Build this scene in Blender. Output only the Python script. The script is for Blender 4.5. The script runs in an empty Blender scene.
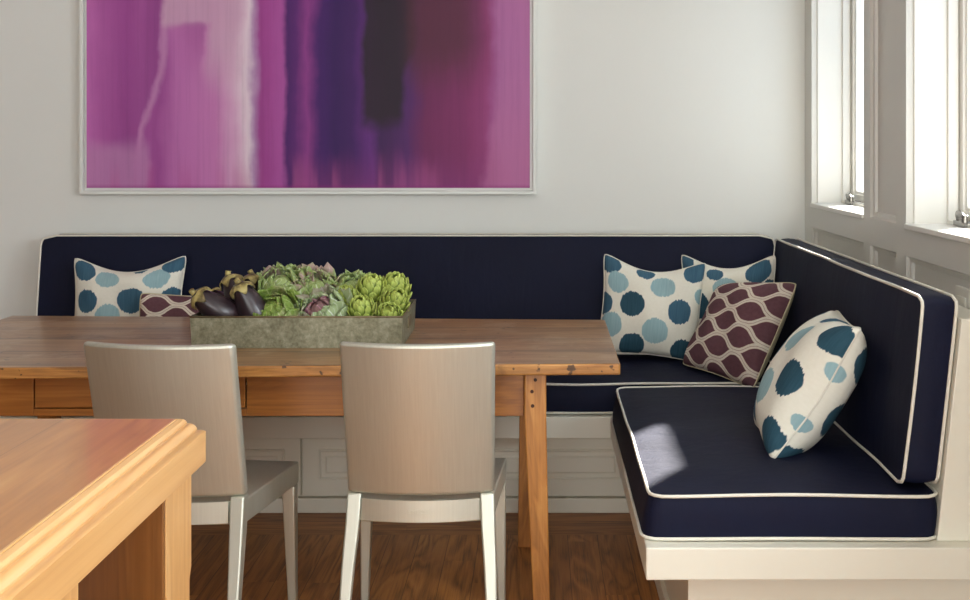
import bpy, bmesh, math, random
from mathutils import Vector, Matrix, Euler, Quaternion

S = bpy.context.scene
COL = S.collection
PI = math.pi
R = math.radians

# ------------------------------------------------------------------ camera
cam_d = bpy.data.cameras.new('camera')
cam = bpy.data.objects.new('camera', cam_d)
COL.objects.link(cam)
cam.location = (0, 0, 1.4)
cam.rotation_euler = (PI / 2, 0, 0)
cam_d.sensor_width = 36
cam_d.lens = 1220 / 970 * 36
cam_d.shift_x = (485 - 538) / 970
cam_d.shift_y = (143 - 300) / 970
cam_d.clip_start = 0.05
S.camera = cam

# ------------------------------------------------------------------ world, sun, window daylight, exposure
world = bpy.data.worlds.new('daylight_sky')
S.world = world
world.use_nodes = True
wn = world.node_tree
bg = wn.nodes['Background']
bg.inputs[0].default_value = (0.80, 0.90, 1.0, 1)
bg.inputs[1].default_value = 2.2

sun_d = bpy.data.lights.new('sun', 'SUN')
sun_d.energy = 42.0
sun_d.angle = R(2.0)
sun_d.color = (1.0, 0.95, 0.88)
sun = bpy.data.objects.new('sun', sun_d)
COL.objects.link(sun)
sun.rotation_euler = Vector((-1, -1.33, -0.82)).to_track_quat('-Z', 'Y').to_euler()
sun.location = (4, 7, 5)


def area(name, loc, direction, sx, sy, energy, color):
    d = bpy.data.lights.new(name, 'AREA')
    d.shape = 'RECTANGLE'
    d.size, d.size_y = sx, sy
    d.energy = energy
    d.color = color
    o = bpy.data.objects.new(name, d)
    COL.objects.link(o)
    o.location = loc
    o.rotation_euler = Vector(direction).to_track_quat('-Z', 'Z').to_euler()
    return o


# daylight entering by the windows that lie beside and behind the camera
area('window_daylight', (1.44, 2.06, 1.78), (-1, 0, 0), 0.80, 1.15, 50, (0.86, 0.94, 1.0))
area('window_daylight', (1.44, 0.66, 1.78), (-1, 0, 0), 0.80, 1.15, 50, (0.86, 0.94, 1.0))
area('window_daylight', (-0.55, -2.72, 1.30), (0, 1, 0), 2.9, 2.35, 92, (1.0, 0.98, 0.93))

S.view_settings.view_transform = 'Standard'
S.view_settings.look = 'None'
S.view_settings.gamma = 1
S.view_settings.exposure = 0.22
S.cycles.use_denoising = True
S.cycles.max_bounces = 10
S.cycles.diffuse_bounces = 6


# ------------------------------------------------------------------ colour and node helpers
def lin(c, a=1.0):
    o = []
    for x in c[:3]:
        x = x / 255
        o.append(x / 12.92 if x <= 0.04045 else ((x + 0.055) / 1.055) ** 2.4)
    return (o[0], o[1], o[2], a)


class NT:
    """small helper that writes node maths"""

    def __init__(self, name):
        self.mat = bpy.data.materials.new(name)
        self.mat.use_nodes = True
        self.t = self.mat.node_tree
        self.bsdf = self.t.nodes['Principled BSDF']
        self.out = self.t.nodes['Material Output']

    def new(self, kind):
        return self.t.nodes.new(kind)

    def put(self, sock, v):
        if isinstance(v, bpy.types.NodeSocket):
            self.t.links.new(v, sock)
        elif v is not None:
            if sock.type == 'RGBA' and not hasattr(v, '__len__'):
                v = (v, v, v, 1)
            sock.default_value = v

    def m(self, op, a, b=None, c=None):
        n = self.new('ShaderNodeMath')
        n.operation = op
        self.put(n.inputs[0], a)
        self.put(n.inputs[1], b)
        if c is not None:
            self.put(n.inputs[2], c)
        return n.outputs[0]

    def coords(self, kind='Object'):
        return self.new('ShaderNodeTexCoord').outputs[kind]

    def sep(self, v):
        n = self.new('ShaderNodeSeparateXYZ')
        self.put(n.inputs[0], v)
        return n.outputs[0], n.outputs[1], n.outputs[2]

    def comb(self, x, y, z=0.0):
        n = self.new('ShaderNodeCombineXYZ')
        for i, v in enumerate((x, y, z)):
            self.put(n.inputs[i], v)
        return n.outputs[0]

    def scale(self, v, s):
        n = self.new('ShaderNodeVectorMath')
        n.operation = 'MULTIPLY'
        self.put(n.inputs[0], v)
        n.inputs[1].default_value = s
        return n.outputs[0]

    def noise(self, v, sc, det=3.0, rough=0.5, dist=0.0):
        n = self.new('ShaderNodeTexNoise')
        self.put(n.inputs['Vector'], v)
        n.inputs['Scale'].default_value = sc
        n.inputs['Detail'].default_value = det
        n.inputs['Roughness'].default_value = rough
        n.inputs['Distortion'].default_value = dist
        return n.outputs['Fac']

    def white(self, v):
        n = self.new('ShaderNodeTexWhiteNoise')
        self.put(n.inputs['Vector'], v)
        return n.outputs['Value']

    def ramp(self, f, stops, interp='LINEAR'):
        n = self.new('ShaderNodeValToRGB')
        cr = n.color_ramp
        cr.interpolation = interp
        while len(cr.elements) < len(stops):
            cr.elements.new(0.5)
        for e, (p, c) in zip(cr.elements, stops):
            e.position = p
            e.color = c if len(c) == 4 else (*c, 1)
        self.put(n.inputs[0], f)
        return n.outputs[0]

    def step(self, v, lo, hi, a=0.0, b=1.0):
        n = self.new('ShaderNodeMapRange')
        n.interpolation_type = 'SMOOTHSTEP'
        self.put(n.inputs[0], v)
        n.inputs[1].default_value = lo
        n.inputs[2].default_value = hi
        n.inputs[3].default_value = a
        n.inputs[4].default_value = b
        return n.outputs[0]

    def mix(self, f, a, b, mode='MIX'):
        n = self.new('ShaderNodeMix')
        n.data_type = 'RGBA'
        n.blend_type = mode
        self.put(n.inputs[0], f)
        self.put(n.inputs[6], a)
        self.put(n.inputs[7], b)
        return n.outputs[2]

    def bump(self, h, strength=0.2, dist=0.01):
        n = self.new('ShaderNodeBump')
        n.inputs['Strength'].default_value = strength
        n.inputs['Distance'].default_value = dist
        self.put(n.inputs['Height'], h)
        self.t.links.new(n.outputs[0], self.bsdf.inputs['Normal'])

    def done(self, color=None, rough=0.5, metal=0.0, spec=None, coat=0.0, coat_rough=0.1, sheen=0.0):
        b = self.bsdf.inputs
        self.put(b['Base Color'], color)
        self.put(b['Roughness'], rough)
        b['Metallic'].default_value = metal
        if spec is not None:
            b['Specular IOR Level'].default_value = spec
        if coat:
            b['Coat Weight'].default_value = coat
            b['Coat Roughness'].default_value = coat_rough
        if sheen:
            b['Sheen Weight'].default_value = sheen
            b['Sheen Roughness'].default_value = 0.4
        return self.mat


def paint(name, rgb, rough=0.5, bumpy=0.03, spec=0.4):
    n = NT(name)
    o = n.coords()
    f = n.noise(o, 3.0, 4)
    c = n.mix(n.step(f, 0.3, 0.7, 0.0, 0.05), lin(rgb), lin([x * 0.93 for x in rgb]))
    n.bump(n.noise(o, 180, 2), bumpy, 0.002)
    return n.done(c, rough, spec=spec)


def wood(name, dark, mid, light, axis='X', scale=1.0, plank=0.0, plank_axis='Y', rough=0.35, coat=0.0,
         coat_rough=0.15, wear=None, gap=0.004, tint=0.25, stops=(0.25, 0.5, 0.75), knots=0.69):
    n = NT(name)
    o = n.coords()
    x, y, z = n.sep(o)
    ax = {'X': x, 'Y': y, 'Z': z}
    shift = 0.0
    idx = None
    if plank:
        q = n.m('DIVIDE', ax[plank_axis], plank)
        idx = n.m('FLOOR', q)
        rnd = n.white(n.comb(idx, 3.7, 1.3))
        shift = n.m('MULTIPLY', rnd, 9.0)
    st = {'X': (0.12, 1, 1), 'Y': (1, 0.12, 1), 'Z': (1, 1, 0.12)}[axis]
    v = n.scale(o, tuple(s * 6 * scale for s in st))
    if plank:
        add = n.new('ShaderNodeVectorMath')
        n.put(add.inputs[0], v)
        n.put(add.inputs[1], n.comb(shift, shift, shift))
        v = add.outputs[0]
    big = n.noise(v, 1.6, 4, 0.55, 0.9)
    fine = n.noise(n.scale(v, tuple(1.0 if s < 1 else 9.0 for s in st)), 2.0, 4, 0.6, 0.2)
    ring = n.m('FRACT', n.m('MULTIPLY', big, 7.0))
    ring = n.m('ABSOLUTE', n.m('SUBTRACT', ring, 0.5))
    f = n.m('ADD', n.m('MULTIPLY', big, 0.55), n.m('MULTIPLY', fine, 0.3))
    f = n.m('ADD', f, n.m('MULTIPLY', ring, 0.22))
    c = n.ramp(f, [(stops[0], lin(dark)), (stops[1], lin(mid)), (stops[2], lin(light))])
    if plank:
        rnd2 = n.white(n.comb(idx, 8.1, 5.5))
        c = n.mix(n.m('MULTIPLY', rnd2, tint), c, lin(dark))
        fr = n.m('FRACT', q)
        edge = n.m('MINIMUM', fr, n.m('SUBTRACT', 1.0, fr))
        line = n.step(edge, 0.0, gap / plank, 1.0, 0.0)
        c = n.mix(n.m('MULTIPLY', line, 0.7), c, lin([k * 0.35 for k in dark]))
    if wear:
        wn_ = n.noise(o, 5.0, 5, 0.65, 0.4)
        c = n.mix(n.step(wn_, 0.5, 0.68, 0.0, 0.55), c, lin(wear))
        sp = n.noise(o, 34.0, 2, 0.5)
        c = n.mix(n.step(sp, knots, knots + 0.05, 0.0, 0.8), c, lin([k * 0.4 for k in dark]))
    n.bump(fine, 0.12, 0.003)
    return n.done(c, rough, coat=coat, coat_rough=coat_rough)


# ------------------------------------------------------------------ materials
M = {}
M['wall'] = paint('wall_paint', (226, 227, 222), 0.6)
M['wall_kitchen'] = paint('kitchen_wall_paint', (150, 149, 142), 0.6)
M['ceiling'] = paint('ceiling_paint', (238, 238, 234), 0.7)
M['trim'] = paint('trim_paint', (226, 224, 216), 0.32, 0.02, 0.5)
M['bench'] = paint('bench_paint', (228, 224, 208), 0.35, 0.02, 0.5)
M['piping'] = paint('piping_cotton', (226, 222, 208), 0.85, 0.2, 0.2)
M['plate'] = paint('outlet_plastic', (214, 212, 202), 0.35, 0.0)
M['slot'] = paint('outlet_slot_dark', (60, 58, 54), 0.5, 0.0)
M['blocker'] = paint('sun_blocker_paint', (206, 214, 222), 0.6)  # used only on the unseen slab that blocks high sun
M['screw'] = paint('peg_dark_wood', (70, 42, 22), 0.6, 0.0)

M['table'] = wood('old_pine_top', (92, 60, 34), (166, 120, 74), (210, 170, 122), 'X', 0.9, 0.24, 'Y', rough=0.32,
                  coat=0.16, coat_rough=0.14, wear=(186, 156, 126), tint=0.5, gap=0.012)
M['table_side'] = wood('old_pine_base', (110, 62, 20), (170, 106, 42), (208, 146, 70), 'X', 1.0, rough=0.4, coat=0.2)
M['table_leg'] = wood('old_pine_leg', (124, 74, 26), (184, 122, 56), (214, 158, 86), 'Z', 1.2, rough=0.4, coat=0.2)
M['table_edge'] = wood('old_pine_edge', (80, 44, 18), (176, 120, 58), (212, 162, 96), 'X', 1.4, rough=0.45,
                       wear=(84, 48, 24), knots=0.62)
M['island'] = wood('cherry_top', (138, 82, 34), (194, 132, 68), (222, 168, 98), 'Y', 0.55, 0.27, 'X', rough=0.28,
                   coat=0.45, coat_rough=0.08, tint=0.6, gap=0.0008)
M['island_edge'] = wood('maple_edge', (170, 116, 64), (206, 158, 100), (222, 184, 130), 'Y', 0.6, rough=0.3, coat=0.4)
M['island_post'] = wood('maple_post', (164, 114, 60), (198, 150, 94), (216, 174, 118), 'Z', 0.8, rough=0.35, coat=0.2)


def floor_mat():
    n = NT('oak_floor')
    o = n.coords()
    x, y, z = n.sep(o)
    border = n.m('GREATER_THAN', y, 4.36)
    # boards run away from the camera, one border row runs along the bench
    u = n.mix(border, n.comb(x, y, 0), n.comb(y, x, 0))
    a, b, _ = n.sep(u)
    q = n.m('DIVIDE', a, 0.105)
    idx = n.m('FLOOR', q)
    r1 = n.white(n.comb(idx, 2.0, 0.5))
    off = n.m('MULTIPLY', r1, 7.0)
    seg = n.m('FLOOR', n.m('DIVIDE', n.m('ADD', b, off), 1.1))
    r2 = n.white(n.comb(idx, seg, 4.5))
    v = n.comb(n.m('ADD', n.m('MULTIPLY', a, 9.0), n.m('MULTIPLY', r2, 40.0)), n.m('MULTIPLY', b, 1.3), r2)
    big = n.noise(v, 1.0, 2, 0.45, 0.5)
    ring = n.m('ABSOLUTE', n.m('SUBTRACT', n.m('FRACT', n.m('MULTIPLY', big, 8.0)), 0.5))
    fine = n.noise(n.comb(n.m('MULTIPLY', a, 160.0), n.m('MULTIPLY', b, 5.0), r2), 1.0, 3, 0.6)
    f = n.m('ADD', n.m('MULTIPLY', ring, 0.42), n.m('MULTIPLY', fine, 0.55))
    c = n.ramp(f, [(0.2, lin((120, 74, 30))), (0.42, lin((178, 116, 54))), (0.7, lin((202, 144, 76)))])
    c = n.mix(n.m('MULTIPLY', r2, 0.35), c, lin((88, 46, 22)))
    fr = n.m('FRACT', q)
    edge = n.m('MINIMUM', fr, n.m('SUBTRACT', 1.0, fr))
    c = n.mix(n.step(edge, 0.0, 0.018, 0.75, 0.0), c, lin((26, 14, 8)))
    n.bump(fine, 0.06, 0.002)
    return n.done(c, n.m('ADD', 0.38, n.m('MULTIPLY', fine, 0.1)), spec=0.3)


M['floor'] = floor_mat()


def navy():
    n = NT('navy_canvas')
    o = n.coords()
    weave = n.noise(o, 900, 1)
    c = n.mix(n.noise(o, 4, 4), lin((11, 14, 34)), lin((18, 23, 50)))
    cre = n.noise(n.scale(o, (9, 9, 2.0)), 1.2, 4, 0.55, 0.5)
    h = n.m('ADD', n.m('MULTIPLY', weave, 0.05), n.m('MULTIPLY', cre, 1.0))
    n.bump(h, 0.22, 0.018)
    return n.done(c, 0.66, spec=0.2)


M['navy'] = navy()


def aluminium():
    n = NT('brushed_aluminium')
    o = n.coords()
    st = n.noise(n.scale(o, (260, 30, 3)), 1.0, 3, 0.6)
    c = n.mix(st, lin((198, 198, 184)), lin((218, 219, 206)))
    n.bump(st, 0.03, 0.001)
    return n.done(c, n.m('ADD', 0.46, n.m('MULTIPLY', st, 0.12)), metal=0.85)


M['alu'] = aluminium()
n = NT('satin_nickel')
M['nickel'] = n.done(lin((150, 148, 144)), n.m('ADD', 0.25, n.m('MULTIPLY', n.noise(n.coords(), 60), 0.15)), metal=1.0)


def zinc():
    n = NT('galvanised_zinc')
    o = n.coords()
    a = n.noise(o, 26, 5, 0.7, 0.6)
    b = n.noise(o, 90, 3, 0.6)
    f = n.m('ADD', n.m('MULTIPLY', a, 0.6), n.m('MULTIPLY', b, 0.4))
    c = n.ramp(f, [(0.32, lin((102, 99, 78))), (0.5, lin((142, 139, 114))), (0.66, lin((172, 169, 148)))])
    n.bump(f, 0.1, 0.003)
    return n.done(c, 0.5, metal=0.55)


M['zinc'] = zinc()
n = NT('worn_tin_rim')
o_ = n.coords()
M['rim'] = n.done(n.mix(n.noise(o_, 40, 3), lin((96, 70, 44)), lin((160, 148, 116))), 0.45, metal=0.6)
n = NT('window_glass')
tr = n.new('ShaderNodeBsdfTransparent')
gl = n.new('ShaderNodeBsdfGlossy')
gl.inputs['Roughness'].default_value = 0.02
mx = n.new('ShaderNodeMixShader')
mx.inputs[0].default_value = 0.06
n.t.links.new(tr.outputs[0], mx.inputs[1])
n.t.links.new(gl.outputs[0], mx.inputs[2])
n.t.links.new(mx.outputs[0], n.out.inputs[0])
M['glass'] = n.mat


def dots_mat(name, dots):
    """ikat dots: (u, v, radius, tone) on the pillow's own face coordinates"""
    n = NT(name)
    uv = n.coords('UV')
    u, v, _ = n.sep(uv)
    jag = n.noise(n.comb(n.m('MULTIPLY', u, 55.0), n.m('MULTIPLY', v, 2.0)), 1.0, 2, 0.7)
    big = n.noise(uv, 7.0, 2)
    v2 = n.m('ADD', v, n.m('MULTIPLY', n.m('SUBTRACT', jag, 0.5), 0.06))
    u2 = n.m('ADD', u, n.m('MULTIPLY', n.m('SUBTRACT', big, 0.5), 0.04))
    streak = n.noise(n.comb(n.m('MULTIPLY', u, 70.0), n.m('MULTIPLY', v, 4.0)), 1.0, 3, 0.6)
    tones = [((38, 74, 96), (78, 114, 134)), ((128, 162, 170), (166, 195, 198)), ((26, 58, 74), (58, 94, 110))]
    cols = [n.mix(streak, lin(a), lin(b)) for a, b in tones]
    c = n.mix(n.noise(uv, 40, 2), lin((226, 222, 206)), lin((236, 233, 220)))
    for (du, dv, r, t, *asp) in dots:
        r *= 1.1
        a = n.m('MULTIPLY', n.m('SUBTRACT', u2, du), asp[0] if asp else 1.06)
        b = n.m('SUBTRACT', v2, dv)
        d = n.m('SQRT', n.m('ADD', n.m('MULTIPLY', a, a), n.m('MULTIPLY', b, b)))
        c = n.mix(n.step(d, r - 0.004, r + 0.004, 1.0, 0.0), c, cols[t])
    n.bump(n.m('ADD', n.noise(uv, 420, 1), n.m('MULTIPLY', n.noise(uv, 5, 3), 4.0)), 0.12, 0.004)
    return n.done(c, 0.85, spec=0.2)


D1 = [(0.12, 0.89, .105, 0), (0.35, 0.83, .105, 1), (0.78, 0.80, .105, 1), (0.92, 0.95, .105, 0), (0.57, 0.57, .115, 0),
      (0.17, 0.57, .105, 0), (0.37, 0.42, .105, 1), (0.93, 0.57, .105, 0), (0.62, 0.99, .06, 0), (0.78, 0.35, .11, 1), (0.55, 0.15, .11, 0)]
D2 = [(0.06, 0.93, .112, 0), (0.15, 0.73, .105, 1), (0.42, 0.92, .085, 0), (0.59, 0.74, .115, 1), (0.90, 0.91, .115, 0),
      (0.31, 0.52, .112, 2), (0.00, 0.50, .10, 0), (0.77, 0.48, .112, 0), (0.11, 0.30, .112, 1), (0.54, 0.27, .118, 1),
      (0.34, 0.10, .115, 2), (0.83, 0.08, .12, 2), (0.99, 0.65, .07, 1)]
D3 = [(0.05, 0.95, .10, 0), (0.40, 0.86, .085, 0), (0.84, 0.86, .125, 0), (0.52, 0.68, .115, 1), (0.22, 0.48, .125, 2),
      (0.05, 0.28, .12, 1), (0.97, 0.68, .07, 0), (0.72, 0.42, .12, 1), (0.45, 0.2, .12, 0)]
D4 = [(0.92, 0.86, .105, 2), (0.82, 0.48, .112, 2), (0.90, 0.12, .100, 2), (1.0, 0.68, .05, 1, 2.4), (1.0, 0.29, .05, 1, 2.4), (0.52, 0.72, .11, 1),
      (0.55, 0.33, .110, 1), (0.47, 0.96, .07, 0), (0.30, 0.56, .11, 0), (0.30, 0.18, .11, 0), (0.13, 0.85, .10, 2)]
D5 = [(0.86, 0.80, .105, 2), (0.84, 0.42, .115, 2), (0.92, 0.06, .100, 2), (1.0, 0.68, .05, 1, 2.4), (1.0, 0.29, .05, 1, 2.4), (0.5, 0.6, .11, 1), (0.5, 0.2, .11, 0)]
M['dots1'] = dots_mat('ikat_dots_left', D1)
M['dots2'] = dots_mat('ikat_dots_middle', D2)
M['dots3'] = dots_mat('ikat_dots_corner', D3)
M['dots4'] = dots_mat('ikat_dots_right', D4)
M['dots5'] = dots_mat('ikat_dots_reverse', D5)


def lattice_mat(name, nv, nu, flip=False, phase=0.0):
    n = NT(name)
    uv = n.coords('UV')
    u, v, _ = n.sep(uv)
    wob = n.noise(uv, 18, 2)
    t = n.m('PINGPONG', n.m('ADD', n.m('MULTIPLY', v, nv), n.m('MULTIPLY', n.m('SUBTRACT', wob, 0.5), 0.10)), 1.0)
    s = n.m('SINE', n.m('ADD', n.m('MULTIPLY', u, nu * 2 * PI), phase))
    s3 = n.m('MULTIPLY', n.m('MULTIPLY', s, s), s)
    curve = n.m('ADD', 0.5, n.m('MULTIPLY', n.m('SUBTRACT', n.m('MULTIPLY', s, 1.35), n.m('MULTIPLY', s3, 0.35)), 0.40))
    d = n.m('ABSOLUTE', n.m('SUBTRACT', t, curve))
    slope = n.m('COSINE', n.m('ADD', n.m('MULTIPLY', u, nu * 2 * PI), phase))
    k = n.m('SQRT', n.m('ADD', 1.0, n.m('MULTIPLY', n.m('MULTIPLY', slope, slope), 1.1)))
    d = n.m('DIVIDE', d, k)
    plum = n.mix(n.noise(uv, 30, 2), lin((92, 60, 68)), lin((112, 78, 84)))
    cream = n.mix(n.noise(uv, 60, 2), lin((206, 194, 176)), lin((232, 226, 212)))
    c = n.mix(n.step(d, 0.160, 0.19, 1.0, 0.0), plum, lin((150, 104, 84)))
    c = n.mix(n.step(d, 0.140, 0.17, 1.0, 0.0), c, cream)
    c = n.mix(n.step(d, 0.010, 0.030, 0.75, 0.0), c, lin((150, 118, 104)))
    n.bump(n.m('ADD', n.noise(uv, 420, 1), n.m('MULTIPLY', n.noise(uv, 5, 3), 4.0)), 0.12, 0.004)
    return n.done(c, 0.85, spec=0.2)


M['lattice'] = lattice_mat('plum_trellis', 8.0, 2.2, phase=0.6)
M['lattice_small'] = lattice_mat('plum_trellis_small', 6.0, 2.2, phase=2.2)
M['beige'] = paint('beige_linen', (204, 194, 160), 0.85, 0.15, 0.2)


def leaf_mat(name, base, tip, vein, blush, blush_amt):
    n = NT(name)
    uv = n.coords('UV')
    u, v, _ = n.sep(uv)
    o = n.coords()
    nz = n.noise(o, 30, 4, 0.6)
    c = n.mix(n.step(n.m('ADD', v, n.m('MULTIPLY', n.m('SUBTRACT', nz, 0.5), 0.6)), 0.15, 0.9), lin(base), lin(tip))
    a = n.m('ABSOLUTE', n.m('SUBTRACT', u, 0.5))
    mid = n.step(a, 0.0, 0.035, 0.8, 0.0)
    br = n.m('ABSOLUTE', n.m('SUBTRACT', n.m('FRACT', n.m('ADD', n.m('MULTIPLY', v, 6.0), n.m('MULTIPLY', a, -5.0))), 0.5))
    veins = n.m('MAXIMUM', mid, n.step(br, 0.0, 0.10, 0.45, 0.0))
    c = n.mix(veins, c, lin(vein))
    b = n.noise(o, 16, 3, 0.6)
    c = n.mix(n.m('MULTIPLY', n.step(b, 0.52, 0.66), blush_amt), c, lin(blush))
    n.bump(veins, 0.3, 0.004)
    return n.done(c, 0.45, spec=0.35)


M['leaf_green'] = leaf_mat('leaf_green', (186, 196, 124), (120, 144, 62), (206, 214, 160), (190, 150, 150), 0.25)
M['leaf_sage'] = leaf_mat('leaf_sage', (216, 224, 186), (146, 164, 98), (222, 230, 206), (176, 120, 146), 0.6)
M['leaf_pale'] = leaf_mat('leaf_pale', (218, 226, 204), (154, 170, 124), (226, 232, 218), (176, 132, 150), 0.4)
M['leaf_heart'] = leaf_mat('leaf_heart', (172, 128, 140), (138, 106, 104), (180, 130, 152), (184, 112, 150), 0.6)
M['bract'] = leaf_mat('artichoke_bract', (104, 124, 40), (184, 198, 100), (194, 204, 118), (160, 130, 96), 0.15)
n = NT('aubergine_skin')
o_ = n.coords()
M['aubergine'] = n.done(n.mix(n.noise(o_, 14, 3), lin((30, 20, 26)), lin((56, 40, 44))), 0.34, coat=0.15)
n = NT('aubergine_calyx')
o_ = n.coords()
M['calyx'] = n.done(n.mix(n.step(n.noise(o_, 34, 3), 0.4, 0.62), lin((104, 88, 50)), lin((176, 160, 100))), 0.6)


def painting_mat():
    n = NT('abstract_painting')
    uv = n.coords('UV')          # u: 0..1 across, v: same unit, from the lower edge
    u, v, _ = n.sep(uv)
    w1 = n.noise(n.comb(n.m('MULTIPLY', u, 7.0), n.m('MULTIPLY', v, 6.0)), 1.0, 4, 0.55)
    w2 = n.noise(n.comb(n.m('MULTIPLY', u, 26.0), n.m('MULTIPLY', v, 5.0)), 1.0, 3, 0.55)
    x = n.m('ADD', u, n.m('MULTIPLY', n.m('SUBTRACT', w1, 0.5), 0.05))
    x = n.m('ADD', x, n.m('MULTIPLY', n.m('SUBTRACT', w2, 0.5), 0.022))
    ys = n.m('ADD', v, n.m('MULTIPLY', n.m('SUBTRACT', n.noise(uv, 5.0, 3, 0.6), 0.5), 0.10))
    y = n.m('ADD', v, n.m('MULTIPLY', n.m('SUBTRACT', n.noise(n.comb(n.m('MULTIPLY', u, 22.0), n.m('MULTIPLY', v, 3.0)), 1.0, 4, 0.6), 0.5), 0.09))
    stops = [(0.0, (186, 104, 172)), (0.03, (168, 88, 156)), (0.09, (150, 70, 140)), (0.12, (164, 84, 152)), (0.16, (150, 72, 140)), (0.20, (178, 104, 166)),
             (0.29, (188, 116, 172)), (0.335, (204, 158, 190)), (0.362, (218, 200, 210)), (0.376, (170, 130, 172)),
             (0.392, (150, 60, 134)), (0.44, (164, 80, 152)), (0.455, (74, 28, 98)), (0.475, (86, 34, 106)),
             (0.50, (132, 56, 128)), (0.525, (66, 26, 98)), (0.56, (52, 20, 84)), (0.60, (62, 24, 90)), (0.64, (98, 44, 122)),
             (0.665, (60, 28, 78)), (0.73, (80, 36, 98)), (0.765, (108, 38, 86)), (0.86, (126, 46, 98)),
             (0.905, (142, 58, 114)), (0.935, (166, 100, 152)), (1.0, (172, 106, 156))]
    c = n.ramp(x, [(p, lin([min(255, k * 1.06) for k in q])) for p, q in stops])
    # diagonal light seam on the left and the darker wash beside it
    dx = n.m('SUBTRACT', x, n.m('ADD', 0.085, n.m('MULTIPLY', n.m('POWER', n.m('MAXIMUM', v, 0.001), 0.75), 0.20)))
    seam = n.m('MULTIPLY', n.step(n.m('ABSOLUTE', dx), 0.0, 0.014, 1.0, 0.0), n.step(v, 0.04, 0.12))
    c = n.mix(n.m('MULTIPLY', n.m('MULTIPLY', n.step(dx, -0.10, -0.012), n.step(dx, -0.012, -0.004, 1.0, 0.0)), 0.45), c, lin((138, 62, 132)))
    c = n.mix(n.m('MULTIPLY', seam, 0.55), c, lin((204, 150, 192)))
    # pale corner lower left
    c = n.mix(n.m('MULTIPLY', n.m('MULTIPLY', n.step(x, 0.13, 0.15, 1.0, 0.0), n.step(ys, 0.07, 0.12, 1.0, 0.0)), 0.75), c, lin((190, 132, 180)))
    # pale cloud, top left of centre
    cloud = n.m('MULTIPLY', n.step(x, 0.165, 0.182), n.step(x, 0.33, 0.37, 1.0, 0.0))
    left = n.step(ys, 0.345, 0.375)
    right = n.m('MULTIPLY', n.step(x, 0.255, 0.285), n.step(ys, 0.17, 0.33))
    cloud = n.m('MULTIPLY', cloud, n.m('MAXIMUM', left, right))
    c = n.mix(n.m('MULTIPLY', cloud, 0.8), c, lin((204, 164, 190)))
    arch = n.m('MULTIPLY', n.m('MULTIPLY', n.step(x, 0.19, 0.255), n.step(x, 0.258, 0.268, 1.0, 0.0)), n.m('MULTIPLY', n.step(ys, 0.20, 0.35), n.step(ys, 0.355, 0.375, 1.0, 0.0)))
    c = n.mix(n.m('MULTIPLY', arch, 0.55), c, lin((158, 78, 146)))
    # dark washes thin out into magenta towards the lower edge
    low2 = n.m('MULTIPLY', n.m('MULTIPLY', n.step(x, 0.45, 0.47), n.step(x, 0.86, 0.92, 1.0, 0.0)), n.step(y, 0.0, 0.10, 1.0, 0.0))
    c = n.mix(n.m('MULTIPLY', low2, 0.45), c, lin((136, 56, 122)))
    # near-black column
    blk = n.m('MULTIPLY', n.m('MULTIPLY', n.step(x, 0.612, 0.632), n.step(n.m('ADD', x, n.m('MULTIPLY', n.step(v, 0.24, 0.33), -0.03)), 0.70, 0.725, 1.0, 0.0)), n.step(ys, 0.125, 0.17))
    c = n.mix(n.m('MULTIPLY', blk, 0.95), c, lin((38, 26, 38)))
    # brown wash top right
    brn = n.m('MULTIPLY', n.m('MULTIPLY', n.step(x, 0.70, 0.74), n.step(x, 0.84, 0.94, 1.0, 0.0)), n.step(n.m('ADD', y, n.m('MULTIPLY', w1, 0.12)), 0.24, 0.40))
    c = n.mix(n.m('MULTIPLY', brn, 0.8), c, lin((82, 40, 56)))
    # rising stains at the lower edge
    low = n.m('MULTIPLY', n.step(y, 0.0, 0.085, 1.0, 0.0), n.step(n.noise(n.comb(n.m('MULTIPLY', u, 24.0), 0.3), 1.0, 2), 0.45, 0.6))
    c = n.mix(n.m('MULTIPLY', low, 0.4), c, lin((186, 90, 150)))
    lr = n.m('MULTIPLY', n.step(n.m('ADD', x, n.m('MULTIPLY', v, -0.22)), 0.875, 0.90), n.step(v, 0.05, 0.30, 1.0, 0.0))
    c = n.mix(n.m('MULTIPLY', lr, 0.7), c, lin((186, 110, 158)))
    c = n.mix(n.step(v, 0.0, 0.010, 0.5, 0.0), c, lin((140, 40, 120)))
    st = n.noise(n.comb(n.m('MULTIPLY', u, 90.0), n.m('MULTIPLY', v, 3.0)), 1.0, 4, 0.65)
    c = n.mix(n.step(st, 0.40, 0.85, 0.0, 0.16), c, lin((60, 24, 62)))
    n.bump(n.noise(uv, 500, 1), 0.05, 0.001)
    return n.done(c, 0.55, spec=0.3)


M['painting'] = painting_mat()


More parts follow.
